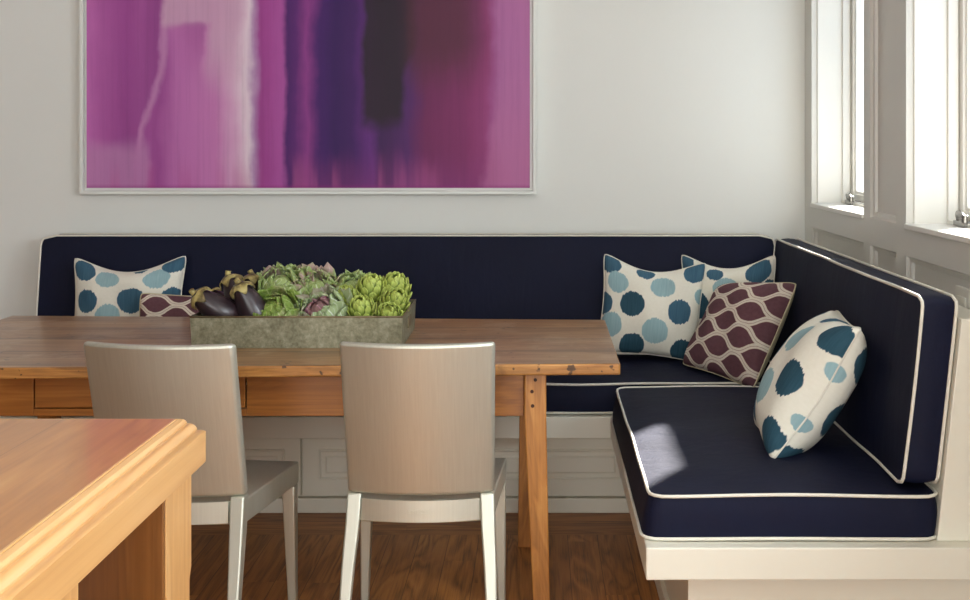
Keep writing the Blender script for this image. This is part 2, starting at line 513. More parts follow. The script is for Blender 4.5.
# ------------------------------------------------------------------ mesh helpers
class MB:
    def __init__(self):
        self.v, self.f, self.uv, self.mi = [], [], {}, {}

    def box(self, x0, x1, y0, y1, z0, z1):
        b = len(self.v)
        self.v += [(x0, y0, z0), (x1, y0, z0), (x1, y1, z0), (x0, y1, z0), (x0, y0, z1), (x1, y0, z1), (x1, y1, z1), (x0, y1, z1)]
        for q in ((0, 3, 2, 1), (4, 5, 6, 7), (0, 1, 5, 4), (1, 2, 6, 5), (2, 3, 7, 6), (3, 0, 4, 7)):
            self.f.append(tuple(b + i for i in q))
        return self

    def rings(self, rings, cap0=True, cap1=True, closed=False):
        """skin a list of equal-length point loops"""
        b = len(self.v)
        k = len(rings[0])
        for r in rings:
            self.v += [tuple(p) for p in r]
        m = len(rings)
        for i in range(m if closed else m - 1):
            j = (i + 1) % m
            for a in range(k):
                c = (a + 1) % k
                self.f.append((b + i * k + a, b + i * k + c, b + j * k + c, b + j * k + a))
        if not closed:
            if cap0:
                self.f.append(tuple(b + a for a in reversed(range(k))))
            if cap1:
                self.f.append(tuple(b + (m - 1) * k + a for a in range(k)))
        return self

    def tube(self, pts, r, seg=8, closed=False):
        pts = [Vector(p) for p in pts]
        m = len(pts)
        rr = r if hasattr(r, '__len__') else [r] * m
        rings, prev = [], None
        for i, p in enumerate(pts):
            a = pts[(i - 1) % m] if (closed or i > 0) else p
            c = pts[(i + 1) % m] if (closed or i < m - 1) else p
            t = (c - a).normalized()
            if prev is None:
                h = Vector((0, 0, 1)) if abs(t.z) < 0.9 else Vector((1, 0, 0))
            else:
                h = prev
            nrm = (h - t * h.dot(t)).normalized()
            prev = nrm
            bi = t.cross(nrm)
            rings.append([p + (nrm * math.cos(2 * PI * k / seg) + bi * math.sin(2 * PI * k / seg)) * rr[i] for k in range(seg)])
        return self.rings(rings, True, True, closed)

    def grid(self, fn, nu, nv, uvfn=None, mi=0):
        """fn(s, t) for s, t in 0..1"""
        b = len(self.v)
        for j in range(nv + 1):
            for i in range(nu + 1):
                self.v.append(tuple(fn(i / nu, j / nv)))
        for j in range(nv):
            for i in range(nu):
                q = (b + j * (nu + 1) + i, b + j * (nu + 1) + i + 1, b + (j + 1) * (nu + 1) + i + 1, b + (j + 1) * (nu + 1) + i)
                k = len(self.f)
                self.f.append(q)
                st = [(i / nu, j / nv), ((i + 1) / nu, j / nv), ((i + 1) / nu, (j + 1) / nv), (i / nu, (j + 1) / nv)]
                self.uv[k] = [uvfn(*p) if uvfn else p for p in st]
                if mi:
                    self.mi[k] = mi
        return self

    def build(self, name, mats, parent=None, smooth=False, bevel=0.0, segs=2, weld=0.0, fix=True, auto=None):
        me = bpy.data.meshes.new(name)
        off = Vector((0, 0, 0))
        p = parent
        while p is not None:
            off += p.location
            p = p.parent
        me.from_pydata([tuple(Vector(q) - off) for q in self.v], [], self.f)
        if self.uv:
            lay = me.uv_layers.new(name='UVMap')
            for poly in me.polygons:
                c = self.uv.get(poly.index)
                if c:
                    for li, q in zip(poly.loop_indices, c):
                        lay.data[li].uv = q
        for k, i in self.mi.items():
            me.polygons[k].material_index = i
        for m in (mats if isinstance(mats, (list, tuple)) else [mats]):
            me.materials.append(m)
        bm = bmesh.new()
        bm.from_mesh(me)
        if weld:
            bmesh.ops.remove_doubles(bm, verts=bm.verts, dist=weld)
        if fix:
            bmesh.ops.recalc_face_normals(bm, faces=bm.faces)
        for f in bm.faces:
            f.smooth = bool(smooth)
        if auto is not None:
            for e in bm.edges:
                if len(e.link_faces) == 2 and e.calc_face_angle(0) > R(auto):
                    e.smooth = False
        bm.to_mesh(me)
        bm.free()
        o = bpy.data.objects.new(name, me)
        COL.objects.link(o)
        if parent is not None:
            o.parent = parent
        if bevel:
            md = o.modifiers.new('soft_edges', 'BEVEL')
            md.width = bevel
            md.segments = segs
            md.limit_method = 'ANGLE'
            md.angle_limit = R(40)
        return o


def thing(name, label, cat, loc=(0, 0, 0), group=None):
    o = bpy.data.objects.new(name, None)
    o.empty_display_size = 0.05
    COL.objects.link(o)
    o.location = loc
    return tag(o, label, cat, group)


def tag(o, label, cat, group=None):
    o['label'] = label
    o['category'] = cat
    if group:
        o['group'] = group
    return o


def struct(o):
    o['kind'] = 'structure'
    return o


def copy_tree(o, parent=None):
    c = o.copy()
    COL.objects.link(c)
    c.parent = parent
    for ch in list(o.children):
        copy_tree(ch, c)
    return c


def post_rings(pts):
    """square section post: list of (x, y, z, half x, half y)"""
    return [[(x - a, y - b, z), (x + a, y - b, z), (x + a, y + b, z), (x - a, y + b, z)] for x, y, z, a, b in pts]


# ------------------------------------------------------------------ room shell
XW = 1.166            # inner face of the panelled window wall
XO = 1.372             # its outer face
YB = 5.33             # back wall
ZC = 2.75
struct(MB().box(-6.2, XO, -2.9, YB + 0.15, -0.1, 0).build('floor', M['floor']))
struct(MB().box(-6.2, XO, -2.9, YB + 0.15, ZC, ZC + 0.1).build('ceiling', M['ceiling']))
struct(MB().box(-6.2, XO, YB, YB + 0.15, 0, ZC).build('wall_back', M['wall']))
struct(MB().box(-6.2, -6.05, -2.9, YB, 0, ZC).build('wall_left', M['wall_kitchen']))

# wall behind the camera with one wide window opening
mb = MB()
mb.box(-6.05, -2.05, -2.9, -2.75, 0, ZC).box(0.95, XO, -2.9, -2.75, 0, ZC)
mb.box(-2.05, 0.95, -2.9, -2.75, 0, 0.08).box(-2.05, 0.95, -2.9, -2.75, 2.52, ZC)
struct(mb.build('wall_front', M['wall_kitchen']))

# window wall: flat stiles and rails, recessed panels and openings
SILL, HEAD = 1.138, 2.36
ys = [-2.75, 0.18, 1.14, 1.58, 2.54, 3.015, 3.865, 3.973, 4.285, 4.37, 5.20, YB]
zs = [0.0, 0.14, 0.50, 1.043, SILL, HEAD, 2.5, ZC]
kinds = {}
for i in range(len(ys) - 1):
    for k in range(len(zs) - 1):
        kinds[i, k] = 'flat'
for i in (1, 3, 5, 9):
    kinds[i, 4] = 'hole'
    kinds[i, 2] = 'panel'
kinds[7, 4] = 'panel'
kinds[7, 2] = 'panel'
mb = MB()
for (i, k), kd in kinds.items():
    y0, y1, z0, z1 = ys[i], ys[i + 1], zs[k], zs[k + 1]
    if kd == 'flat':
        mb.box(XW, XO, y0, y1, z0, z1)
    elif kd == 'panel':
        mb.box(XW + 0.022, XO, y0, y1, z0, z1)
        a, b = 0.006, 0.022       # bevelled moulding round the recess
        r0 = [(XW, y0, z0), (XW, y1, z0), (XW, y1, z1), (XW, y0, z1)]
        r1 = [(XW + 0.010, y0 + a, z0 + a), (XW + 0.010, y1 - a, z0 + a), (XW + 0.010, y1 - a, z1 - a), (XW + 0.010, y0 + a, z1 - a)]
        r2 = [(XW + 0.012, y0 + b - 0.004, z0 + b - 0.004), (XW + 0.012, y1 - b + 0.004, z0 + b - 0.004), (XW + 0.012, y1 - b + 0.004, z1 - b + 0.004), (XW + 0.012, y0 + b - 0.004, z1 - b + 0.004)]
        r3 = [(XW + 0.0225, y0 + b, z0 + b), (XW + 0.0225, y1 - b, z0 + b), (XW + 0.0225, y1 - b, z1 - b), (XW + 0.0225, y0 + b, z1 - b)]
        mb.rings([r0, r1, r2, r3], False, False)
M['wainscot_shaded'] = paint('wainscot_shaded_white', (206, 204, 196), 0.32, 0.02, 0.5)  # trim white darkened so the colour carries the window wall's shade
wr = struct(mb.build('wall_right', M['wainscot_shaded'], fix=False))


def ring_box(mb, x0, x1, y0, y1, z0, z1, w):
    """picture-frame ring in the YZ plane, w wide, inside y0..y1, z0..z1"""
    o = [(y0, z0), (y1, z0), (y1, z1), (y0, z1)]
    q = [(y0 + w, z0 + w), (y1 - w, z0 + w), (y1 - w, z1 - w), (y0 + w, z1 - w)]
    mb.rings([[(x0, *p) for p in o], [(x1, *p) for p in o], [(x1, *p) for p in q], [(x0, *p) for p in q]], closed=True)


WINS = [(4.37, 5.20), (3.015, 3.865), (1.58, 2.54), (0.18, 1.14)]
for k, (y0, y1) in enumerate(WINS):
    w = bpy.data.objects.new('window_%d' % (k + 1), None)
    w.empty_display_size = 0.05
    COL.objects.link(w)
    w.location = (XW, (y0 + y1) / 2, SILL)
    struct(w)
    mb = MB()
    ring_box(mb, XW + 0.024, XO, y0 + 0.0005, y1 - 0.0005, SILL + 0.0005, HEAD - 0.0005, 0.006)
    ring_box(mb, XW + 0.128, XW + 0.160, y0 + 0.0005, y1 - 0.0005, SILL + 0.0005, HEAD - 0.0005, 0.018)
    mb.build('jamb', M['trim'], w, bevel=0.002)
    mb = MB()
    mb.box(XW - 0.008, XW + 0.16, y0 + 0.001, y1 - 0.001, SILL - 0.010, SILL + 0.007)
    mb.build('sill', M['trim'], w, bevel=0.003)
    mb = MB()
    ring_box(mb, XW + 0.164, XW + 0.204, y0 + 0.008, y1 - 0.008, SILL + 0.010, HEAD - 0.008, 0.038)
    ring_box(mb, XW + 0.172, XW + 0.198, y0 + 0.046, y1 - 0.046, SILL + 0.046, HEAD - 0.046, 0.014)
    mb.build('sash', M['trim'], w, bevel=0.003)
    MB().box(XW + 0.182, XW + 0.187, y0 + 0.05, y1 - 0.05, SILL + 0.05, HEAD - 0.05).build('pane', M['glass'], w)
    # casement operator with its folded crank
    yc = y1 - 0.135
    cr = MB().box(XW + 0.118, XW + 0.160, yc - 0.055, yc + 0.045, SILL + 0.008, SILL + 0.024)
    cr.tube([(XW + 0.135, yc + 0.03, SILL + 0.020), (XW + 0.130, yc + 0.03, SILL + 0.042)], 0.011, 10)
    cr.tube([(XW + 0.130, yc + 0.036, SILL + 0.040), (XW + 0.124, yc + 0.01, SILL + 0.046), (XW + 0.122, yc - 0.03, SILL + 0.040),
             (XW + 0.122, yc - 0.055, SILL + 0.030)], [0.009, 0.011, 0.008, 0.006], 8)
    cr.tube([(XW + 0.122, yc - 0.05, SILL + 0.020), (XW + 0.122, yc - 0.05, SILL + 0.044)], 0.010, 10)
    cr.build('crank_handle', M['nickel'], w, smooth=True, bevel=0.002, auto=40)

# wide window behind the camera
w = bpy.data.objects.new('window_5', None)
COL.objects.link(w)
w.location = (-0.55, -2.8, 0.08)
struct(w)
mb = MB()
for x in (-2.05, -1.06, -0.07, 0.89):
    mb.box(x, x + 0.06, -2.85, -2.80, 0.08, 2.52)
mb.box(-1.99, 0.89, -2.85, -2.80, 0.08, 0.20).box(-1.99, 0.89, -2.85, -2.80, 2.46, 2.52)
mb.build('sash', M['trim'], w)

struct(MB().box(-6.05, XW, YB - 0.015, YB, 0, 0.14).build('baseboard_back', M['trim'], bevel=0.003))

# outside: unseen slab added above the window wall to block high sun
struct(MB().box(XO + 0.005, 2.42, -3.2, 7.2, 2.40, 2.52).build('sun_blocker', M['blocker']))

# ------------------------------------------------------------------ built-in bench
bench = thing('banquette_bench', 'cream painted built-in corner bench with panelled base under the navy cushions', 'bench', (-0.5, 4.7, 0))
LZ0, LZ1 = 0.306, 0.388
mb = MB()
XB, YE = XW - 0.003, YB - 0.003
P = [(-2.15, 4.51), (0.270, 4.51), (0.270, 3.05), (XB, 3.05), (XB, YE), (-2.15, YE)]
mb.rings([[(x, y, LZ0) for x, y in P], [(x, y, LZ1) for x, y in P]])
mb.build('seat_ledge', M['bench'], bench, bevel=0.004)
mb = MB().box(-2.10, 0.385, 4.645, YB - 0.02, 0, LZ0 - 0.001).box(0.385, XB, 3.13, YB - 0.02, 0, LZ0 - 0.001)
mb.build('bench_base', M['bench'], bench, bevel=0.002)
MB().box(-2.10, 0.384, 4.612, 4.644, 0.0, 0.056).build('baseboard', M['bench'], bench, bevel=0.004)


def raised_door(x0, x1, zt=0.298):
    z0 = 0.062
    d = MB().box(x0, x1, 4.625, 4.645, z0, zt).build('bench_door', M['bench'], bench, bevel=0.002)
    y = 4.625
    i0, i1, j0, j1 = x0 + 0.06, x1 - 0.06, 0.122, 0.240
    m = MB()
    b = 0.010
    m.rings([[(i0 + a, y - h, j0 + a), (i1 - a, y - h, j0 + a), (i1 - a, y - h, j1 - a), (i0 + a, y - h, j1 - a)]
             for a, h in ((0, -0.001), (0.003, 0.006), (0.007, 0.006), (0.012, -0.0005))], False, False)
    m.rings([[(i0 + a, y - h, j0 + a), (i1 - a, y - h, j0 + a), (i1 - a, y - h, j1 - a), (i0 + a, y - h, j1 - a)]
             for a, h in ((0.024, -0.001), (0.032, 0.005))], False, True)
    m.build('moulding', M['bench'], d)


for x0, x1 in ((-2.09, -1.62), (-1.612, -0.900), (-0.892, -0.450), (-0.442, 0.380)):
    raised_door(x0, x1)
# end panel of the short leg and its side
MB().box(0.372, 0.386, 3.16, 4.60, 0.0, 0.06).build('baseboard', M['bench'], bench, bevel=0.003)

# sloping boards behind the back cushions
mb = MB()
mb.rings([[(1.014, y, LZ1), (XB, y, LZ1), (XB, y, 0.953), (1.077, y, 0.953)] for y in (3.10, 5.32)])
mb.build('backboard', M['bench'], bench, bevel=0.003)
mb = MB()
mb.rings([[(x, 5.205, LZ1), (x, 5.272, 0.953), (x, YE, 0.953), (x, YE, LZ1)] for x in (-2.13, 1.01)])
mb.build('backboard', M['bench'], bench, bevel=0.003)


# ------------------------------------------------------------------ cushions
def cushion(name, label, L, Wd, T, fn, crown=0.012, rad=0.03, pipes=(0, 1), seed=0, side_bulge=0.006, wob=0.004):
    """box cushion; fn maps (u 0..L, v 0..W, w 0..T) to the room"""
    rnd = random.Random(seed)
    ph = [rnd.uniform(0, 6.28) for _ in range(8)]
    nu, nv = 48, 24

    def rr(s, t):
        x, y = (s - .5) * L, (t - .5) * Wd
        cx, cy = L / 2 - rad, Wd / 2 - rad
        if abs(x) > cx and abs(y) > cy:
            qx, qy = abs(x) - cx, abs(y) - cy
            m, l = max(qx, qy), math.hypot(qx, qy)
            if l > 0:
                qx, qy = qx * m / l, qy * m / l
            x = math.copysign(cx + qx, x)
            y = math.copysign(cy + qy, y)
        return x, y

    def edge_w(s, t):
        return wob * (math.sin(s * L * 7 + ph[0]) * 0.6 + math.sin(t * Wd * 9 + ph[1]) * 0.5 + math.sin(s * L * 15 + ph[2]) * .3)

    def face(top):
        def g(s, t):
            # denser rows near the rim
            s2 = .5 - .5 * math.cos(PI * s) if False else s
            x, y = rr(s2, t)
            a, b = 2 * s2 - 1, 2 * t - 1
            h = crown * (1 - abs(a) ** 6) * (1 - abs(b) ** 4)
            h += wob * 0.7 * math.sin(x * 6 + ph[3]) * math.sin(y * 8 + ph[4]) * (1 - a * a) * (1 - b * b)
            e = edge_w(s2, t)
            return fn(x + L / 2, y + Wd / 2, T + h + e if top else -h * 0.35 + e * .3)
        return g
    mb = MB()
    mb.grid(face(True), nu, nv)
    mb.grid(face(False), nu, nv)
    ringp = [(i / nu, 0) for i in range(nu)] + [(1, j / nv) for j in range(nv)] + [(1 - i / nu, 1) for i in range(nu)] + [(0, 1 - j / nv) for j in range(nv)]
    loops = []
    for lev in (0, .25, .5, .75, 1):
        out = side_bulge * math.sin(PI * lev)
        lp = []
        for s, t in ringp:
            x, y = rr(s, t)
            k = 1 + out / (L / 2)
            k2 = 1 + out / (Wd / 2)
            e = edge_w(s, t)
            lp.append(Vector(fn(x * k + L / 2, y * k2 + Wd / 2, T * lev + (e * (0.3 + 0.7 * lev)))))
        loops.append(lp)
    mb.rings(loops, False, False)
    o = mb.build(name, M['navy'], None, smooth=True, weld=0.0004, auto=50)
    tag(o, label, 'cushion', 'navy bench cushions')
    for k in pipes:
        lp = []
        for s, t in ringp:
            x, y = rr(s, t)
            e = edge_w(s, t)
            q = 0.003
            lp.append(fn(x * (1 + q / (L / 2)) + L / 2, y * (1 + q / (Wd / 2)) + Wd / 2, (T + e if k else e * .3)))
        pb = MB()
        pb.tube(lp, 0.0045, 8, True)
        pb.build('piping', M['piping'], o, smooth=True)
    return o


ZS = 0.511
cushion('seat_cushion', 'long navy seat cushion with white piping along the back wall', 3.10, 0.64, 0.108,
        lambda u, v, w: (-2.10 + u, 4.545 + v, LZ1 + 0.008 + w), 0.010, 0.03, seed=3)
cushion('seat_cushion', 'navy seat cushion with a sunlit patch on the short right bench', 1.345, 0.752, 0.112,
        lambda u, v, w: (0.268 + v + 0.020 * (w / 0.112) * (1 - v / 0.752), 3.100 + u, LZ1 + 0.008 + w), 0.012, 0.045, seed=5, wob=0.005)


def back_fn(u, v, w):
    # v goes up; leaning away from the seat
    return (-2.10 + u, 5.190 - w + 0.145 * v, ZS + 0.012 + v)


cushion('back_cushion', 'long navy back cushion with white piping below the painting', 3.10, 0.482, 0.092, back_fn, 0.012, 0.04, seed=8)


def back_fn2(u, v, w):
    return (1.022 - w + 0.11 * v, 3.125 + u, ZS + 0.014 + v)


cushion('back_cushion', 'navy back cushion with white piping leaning on the panelled window wall', 1.955, 0.475, 0.086, back_fn2, 0.012, 0.03, seed=9)


# ------------------------------------------------------------------ pillows
def pillow(name, label, center, U, V, half, T, mats, pinch=0.10, group=None, seed=0, power=0.5, halfv=None, sag=0.0, pull=()):
    rnd = random.Random(seed)
    U, V = Vector(U).normalized(), Vector(V)
    V = (V - U * V.dot(U)).normalized()
    N = U.cross(V).normalized()          # front
    C = Vector(center)
    hv = halfv or half
    n_ = 40
    p1, p2, p3 = rnd.uniform(0, 6), rnd.uniform(0, 6), rnd.uniform(0, 6)

    def pos(s, t, side):
        a, b = 2 * s - 1, 2 * t - 1
        x = half * a * (1 - pinch * (1 - b * b) * a * a)
        y = hv * b * (1 - pinch * (1 - a * a) * b * b)
        if b > 0:
            y -= sag * b * b * (1 - a * a) ** 1.5
        cr = 1 - 0.045 * (a * a * b * b) ** 4
        x *= cr
        y *= cr
        for ca, cb, dx, dy in pull:
            wq = (max(0, (1 + ca * a) / 2) * max(0, (1 + cb * b) / 2)) ** 2
            x += dx * wq
            y += dy * wq
        th = T * (max(0, (1 - a ** 2)) * max(0, (1 - b ** 2))) ** power
        th *= 1 + 0.05 * math.sin(a * 3 + p1) + 0.05 * math.sin(b * 4 + p2)
        w = 0.006 * math.sin(a * 7 + b * 3 + p3) * (1 - a * a) * (1 - b * b)
        c = 0.008 * math.sin(3 * a + p1) * math.sin(3 * b + p2)
        return C + U * x + V * y + N * (side * th + w + c)
    mb = MB()
    mb.grid(lambda s, t: pos(s, t, 1), n_, n_)
    mb.grid(lambda s, t: pos(s, t, -1), n_, n_, mi=(1 if len(mats) > 1 else 0))
    root = mb.build(name, mats, None, smooth=True, weld=0.0004)
    tag(root, label, 'pillow', group)
    ring = [(i / n_, 0) for i in range(n_)] + [(1, j / n_) for j in range(n_)] + [(1 - i / n_, 1) for i in range(n_)] + [(0, 1 - j / n_) for j in range(n_)]
    sm = MB()
    sm.tube([pos(s, t, 0) for s, t in ring], 0.0028, 6, True)
    sm.build('seam', M['beige'] if M['beige'] in mats else M['piping'], root, smooth=True)
    return root


G = 'throw pillows on the bench'
pillow('throw_pillow', 'white pillow with blue dots at the left end behind the table', (-1.680, 5.005, 0.725), (1, 0, 0.02),
       (0.0, 0.14, 1), 0.238, 0.080, [M['dots1']], 0.10, G, 1, halfv=0.214, sag=0.050)
pillow('throw_pillow', 'small plum trellis pillow in front of the left dotted pillow', (-1.40, 4.865, 0.660), (1, 0.03, -0.05),
       (0.0, 0.22, 1), 0.20, 0.055, [M['lattice_small'], M['beige']], 0.05, G, 2, halfv=0.135)
pillow('throw_pillow', 'white dotted pillow standing just past the table\'s right end', (0.462, 4.985, 0.728), (0.975, -0.05, -0.085),
       (0.13, 0.14, 1), 0.215, 0.082, [M['dots2']], 0.09, G, 3, halfv=0.207, sag=0.045)
pillow('throw_pillow', 'white dotted pillow in the bench corner, half hidden by two others', (0.775, 4.99, 0.740), (0.90, -0.42, 0.03),
       (0.04, 0.13, 1), 0.205, 0.062, [M['dots3']], 0.09, G, 4, halfv=0.207, sag=0.045)
pillow('throw_pillow', 'plum trellis pillow leaning in front of the corner dotted pillow', (0.768, 4.675, 0.700), (0.46, -0.88, -0.04),
       (0.40, 0.16, 0.85), 0.232, 0.082, [M['lattice'], M['beige']], 0.06, G, 5, halfv=0.215, pull=[(-1, 1, 0.02, -0.085)])
pillow('throw_pillow', 'plump dotted pillow on the short bench leaning on the right back cushion', (0.80, 3.61, 0.690), (-0.09, -1, 0.02),
       (0.245, 0.0, 0.37), 0.230, 0.118, [M['dots4'], M['dots5']], 0.08, G, 6)

# ------------------------------------------------------------------ painting
pt = thing('framed_painting', 'large framed abstract painting with purple and magenta washes on the back wall', 'painting', (-1.0, YB, 1.17))
PX0, PX1, PZ0, PZ1 = -1.983, -0.008, 1.178, 2.48
yf = YB - 0.055
mb = MB()
o4 = [(PX0, PZ0), (PX1, PZ0), (PX1, PZ1), (PX0, PZ1)]


def inset(a):
    return [(PX0 + a, PZ0 + a), (PX1 - a, PZ0 + a), (PX1 - a, PZ1 - a), (PX0 + a, PZ1 - a)]


prof = [(0.0, YB - 0.001), (0.0, yf), (0.014, yf), (0.016, yf + 0.022), (0.030, yf + 0.022), (0.030, YB - 0.001)]
mb.rings([[(x, y, z) for x, z in inset(a)] for a, y in prof], closed=True)
mb.build('frame', paint('frame_paint', (226, 228, 222), 0.4), pt, bevel=0.0015)
ci = 0.0275
cx0, cx1, cz0, cz1 = PX0 + ci, PX1 - ci, PZ0 + ci, PZ1 - ci
Wp = cx1 - cx0
mb = MB()
mb.grid(lambda s, t: (cx0 + Wp * s, yf + 0.010, cz0 + (cz1 - cz0) * t), 1, 1, lambda s, t: (s, t * (cz1 - cz0) / Wp))
mb.box(cx0, cx1, yf + 0.0102, yf + 0.04, cz0, cz1)
mb.build('canvas', M['painting'], pt)

# ------------------------------------------------------------------ dining table
tb = thing('dining_table', 'long rustic pine dining table with worn plank top in front of the bench', 'table', (-0.86, 4.05, 0))
mb = MB()
TP = [(-1.97, 3.515), (0.243, 3.595), (0.247, 4.49), (-1.985, 4.60)]
mb.rings([[(x, y, 0.716) for x, y in TP], [(x, y, 0.75) for x, y in TP]])
top = mb.build('tabletop', [M['table'], M['table_edge']], tb, bevel=0.006, segs=3)
for p in top.data.polygons:
    if p.normal.z < 0.5:
        p.material_index = 1
AY, AZ0, AZ1 = 3.685, 0.575, 0.715
mb = MB().box(-1.69, -1.524, AY, AY + 0.025, AZ0, AZ1).box(-0.880, -0.043, AY, AY + 0.025, AZ0, AZ1)
mb.box(-1.524, -0.880, AY, AY + 0.025, AZ0, AZ0 + 0.022)
mb.build('apron', M['table_side'], tb, bevel=0.002)
MB().box(-1.69, -0.05, 4.235, 4.26, AZ0, AZ1).build('apron', M['table_side'], tb, bevel=0.002)
MB().box(-1.69, -1.665, AY + 0.03, 4.23, AZ0, AZ1).build('apron', M['table_side'], tb, bevel=0.002)
MB().box(-0.035, -0.010, AY + 0.03, 4.23, AZ0, AZ1).build('apron', M['table_side'], tb, bevel=0.002)
MB().box(-1.520, -0.885, AY + 0.001, AY + 0.020, AZ0 + 0.025, AZ1 - 0.003).build('drawer', M['table_side'], tb, bevel=0.002)
for (xt, yt, xb, yb_, pegs) in ((-0.008, 3.69, 0.011, 3.685, True), (-0.030, 4.24, -0.045, 4.245, False),
                               (-1.70, 3.68, -1.72, 3.675, False), (-1.70, 4.25, -1.71, 4.255, False)):
    lg = MB().rings(post_rings([(xb, yb_, 0, .025, .025), (xt, yt, AZ0, .033, .033), (xt, yt, 0.7155, .033, .033)]))
    lg = lg.build('leg', M['table_leg'], tb, bevel=0.004)
    if pegs:
        for z, dx in ((0.690, 0.004), (0.655, -0.006), (0.612, -0.004)):
            MB().tube([(xt + dx - .004, yt - 0.030, z), (xt + dx - .004, yt - 0.0345, z)], 0.0055, 10).build('peg', M['screw'], lg)


# ------------------------------------------------------------------ chairs
def curve_y(x):
    return -0.042 * (1 - (x / 0.20) ** 2)


def lean(z):
    return -(z - 0.455) * 0.27


def make_chair(label):
    c = thing('dining_chair', label, 'chair', (0, 0, 0), 'aluminium dining chairs')
    # backrest
    mb = MB()
    nx, nz = 20, 12

    def bp(s, t, side):
        z = 0.452 + t * 0.424
        hw = 0.199 + 0.006 * t
        x = (s * 2 - 1) * hw
        y = lean(z) + curve_y(x) + side
        return (x, y, z)
    mb.grid(lambda s, t: bp(s, t, 0.0), nx, nz)
    mb.grid(lambda s, t: bp(s, t, 0.032), nx, nz)
    rp = [(i / nx, 0) for i in range(nx)] + [(1, j / nz) for j in range(nz)] + [(1 - i / nx, 1) for i in range(nx)] + [(0, 1 - j / nz) for j in range(nz)]
    mb.rings([[bp(s, t, 0.0) for s, t in rp], [bp(s, t, 0.032) for s, t in rp]], False, False)
    mb.build('backrest', M['alu'], c, smooth=True, weld=0.0003, auto=40, bevel=0.010, segs=4)
    # seat: dished slab with deep rim
    mb = MB()

    def sp(s, t, top):
        y = 0.004 + t * 0.405
        hw = 0.196 + 0.026 * t
        x = (2 * s - 1) * hw
        dish = 0.014 * (1 - (2 * s - 1) ** 2) * math.sin(PI * min(1, t * 0.9 + 0.15))
        yy = y + curve_y(x) * (1 - t) * 0.7
        return (x, yy, (0.440 - dish) if top else 0.374)
    mb.grid(lambda s, t: sp(s, t, 1), 16, 12)
    mb.grid(lambda s, t: sp(s, t, 0), 16, 12)
    rp2 = [(i / 16, 0) for i in range(16)] + [(1, j / 12) for j in range(12)] + [(1 - i / 16, 1) for i in range(16)] + [(0, 1 - j / 12) for j in range(12)]
    mb.rings([[sp(s, t, 0) for s, t in rp2], [sp(s, t, 1) for s, t in rp2]], False, False)
    # thin rear gap so the seat reads apart from the backrest
    mb.build('seat', M['alu'], c, smooth=True, weld=0.0003, auto=40, bevel=0.005, segs=3)
    # rear stretcher under the seat
    mb = MB()

    def st(s, t, side):
        x = (2 * s - 1) * 0.158
        return (x, curve_y(x) + side - 0.002, 0.382 + t * 0.058)
    mb.grid(lambda s, t: st(s, t, 0.0), 16, 2)
    mb.grid(lambda s, t: st(s, t, 0.018), 16, 2)
    rp3 = [(i / 16, 0) for i in range(16)] + [(1, j / 2) for j in range(2)] + [(1 - i / 16, 1) for i in range(16)] + [(0, 1 - j / 2) for j in range(2)]
    mb.rings([[st(s, t, 0.0) for s, t in rp3], [st(s, t, 0.018) for s, t in rp3]], False, False)
    stc = mb.build('stretcher', M['alu'], c, smooth=True, weld=0.0003, auto=40)
    # embossed word
    cu = bpy.data.curves.new('lettering', 'FONT')
    cu.body = 'EMECO'
    cu.size = 0.0165
    cu.extrude = 0.0007
    cu.align_x = 'CENTER'
    cu.space_character = 1.12
    tmp = bpy.data.objects.new('lettering', cu)
    COL.objects.link(tmp)
    dg = bpy.context.evaluated_depsgraph_get()
    me = bpy.data.meshes.new_from_object(tmp.evaluated_get(dg))
    bpy.data.objects.remove(tmp)
    me.transform(Matrix.Translation((-0.002, curve_y(0) - 0.0026, 0.405)) @ Matrix.Rotation(PI / 2, 4, 'X'))
    me.materials.clear()
    me.materials.append(M['alu'])
    lt = bpy.data.objects.new('lettering', me)
    COL.objects.link(lt)
    lt.parent = stc
    # legs
    for s in (-1, 1):
        rl = post_rings([(s * 0.200, -0.135, 0.0, .013, .013), (s * 0.196, -0.085, 0.14, .0145, .015), (s * 0.190, -0.045, 0.27, .017, .018),
                         (s * 0.183, -0.010, 0.37, .019, .021), (s * 0.1795, 0.010, 0.4515, .0195, .021)])
        MB().rings(rl).build('leg', M['alu'], c, smooth=True, bevel=0.005, segs=3, auto=30)
        fl = post_rings([(s * 0.208, 0.395, 0.0, .012, .012), (s * 0.202, 0.388, 0.29, .018, .018), (s * 0.200, 0.386, 0.3745, .020, .020)])
        MB().rings(fl).build('leg', M['alu'], c, smooth=True, bevel=0.004, segs=3, auto=30)
    return c


ch = make_chair('brushed aluminium dining chair in front of the vegetable tray')
ch.location = (-0.318, 3.315, 0)
ch2 = copy_tree(ch)
ch2['label'] = 'brushed aluminium dining chair partly hidden by the wooden kitchen island'
ch2.location = (-0.985, 3.30, 0)
ch2.rotation_euler = (0, 0, R(-6))

# ------------------------------------------------------------------ kitchen island
isl = thing('kitchen_island', 'solid wood kitchen island with moulded edge and square posts in the left foreground', 'island', (-1.1, 1.3, 0))
IX0, IX1, IY0, IY1, IZ = -1.75, -0.593, 0.45, 2.178, 0.917
prof = [(0.044, 0.0), (0.041, 0.0), (0.0405, -0.0025), (0.037, -0.0010), (0.030, -0.0035), (0.0265, -0.0085), (0.0265, -0.0120), (0.0235, -0.0120),
        (0.0195, -0.0135), (0.0150, -0.0175), (0.0125, -0.0230), (0.0125, -0.0260), (0.006, -0.0275), (0.0, -0.0310), (0.0, -0.0850), (0.003, -0.088)]


def irect(a, z):
    return [(IX0 + a, IY0 + a, IZ + z), (IX1 - a, IY0 + a, IZ + z), (IX1 - a, IY1 - a, IZ + z), (IX0 + a, IY1 - a, IZ + z)]


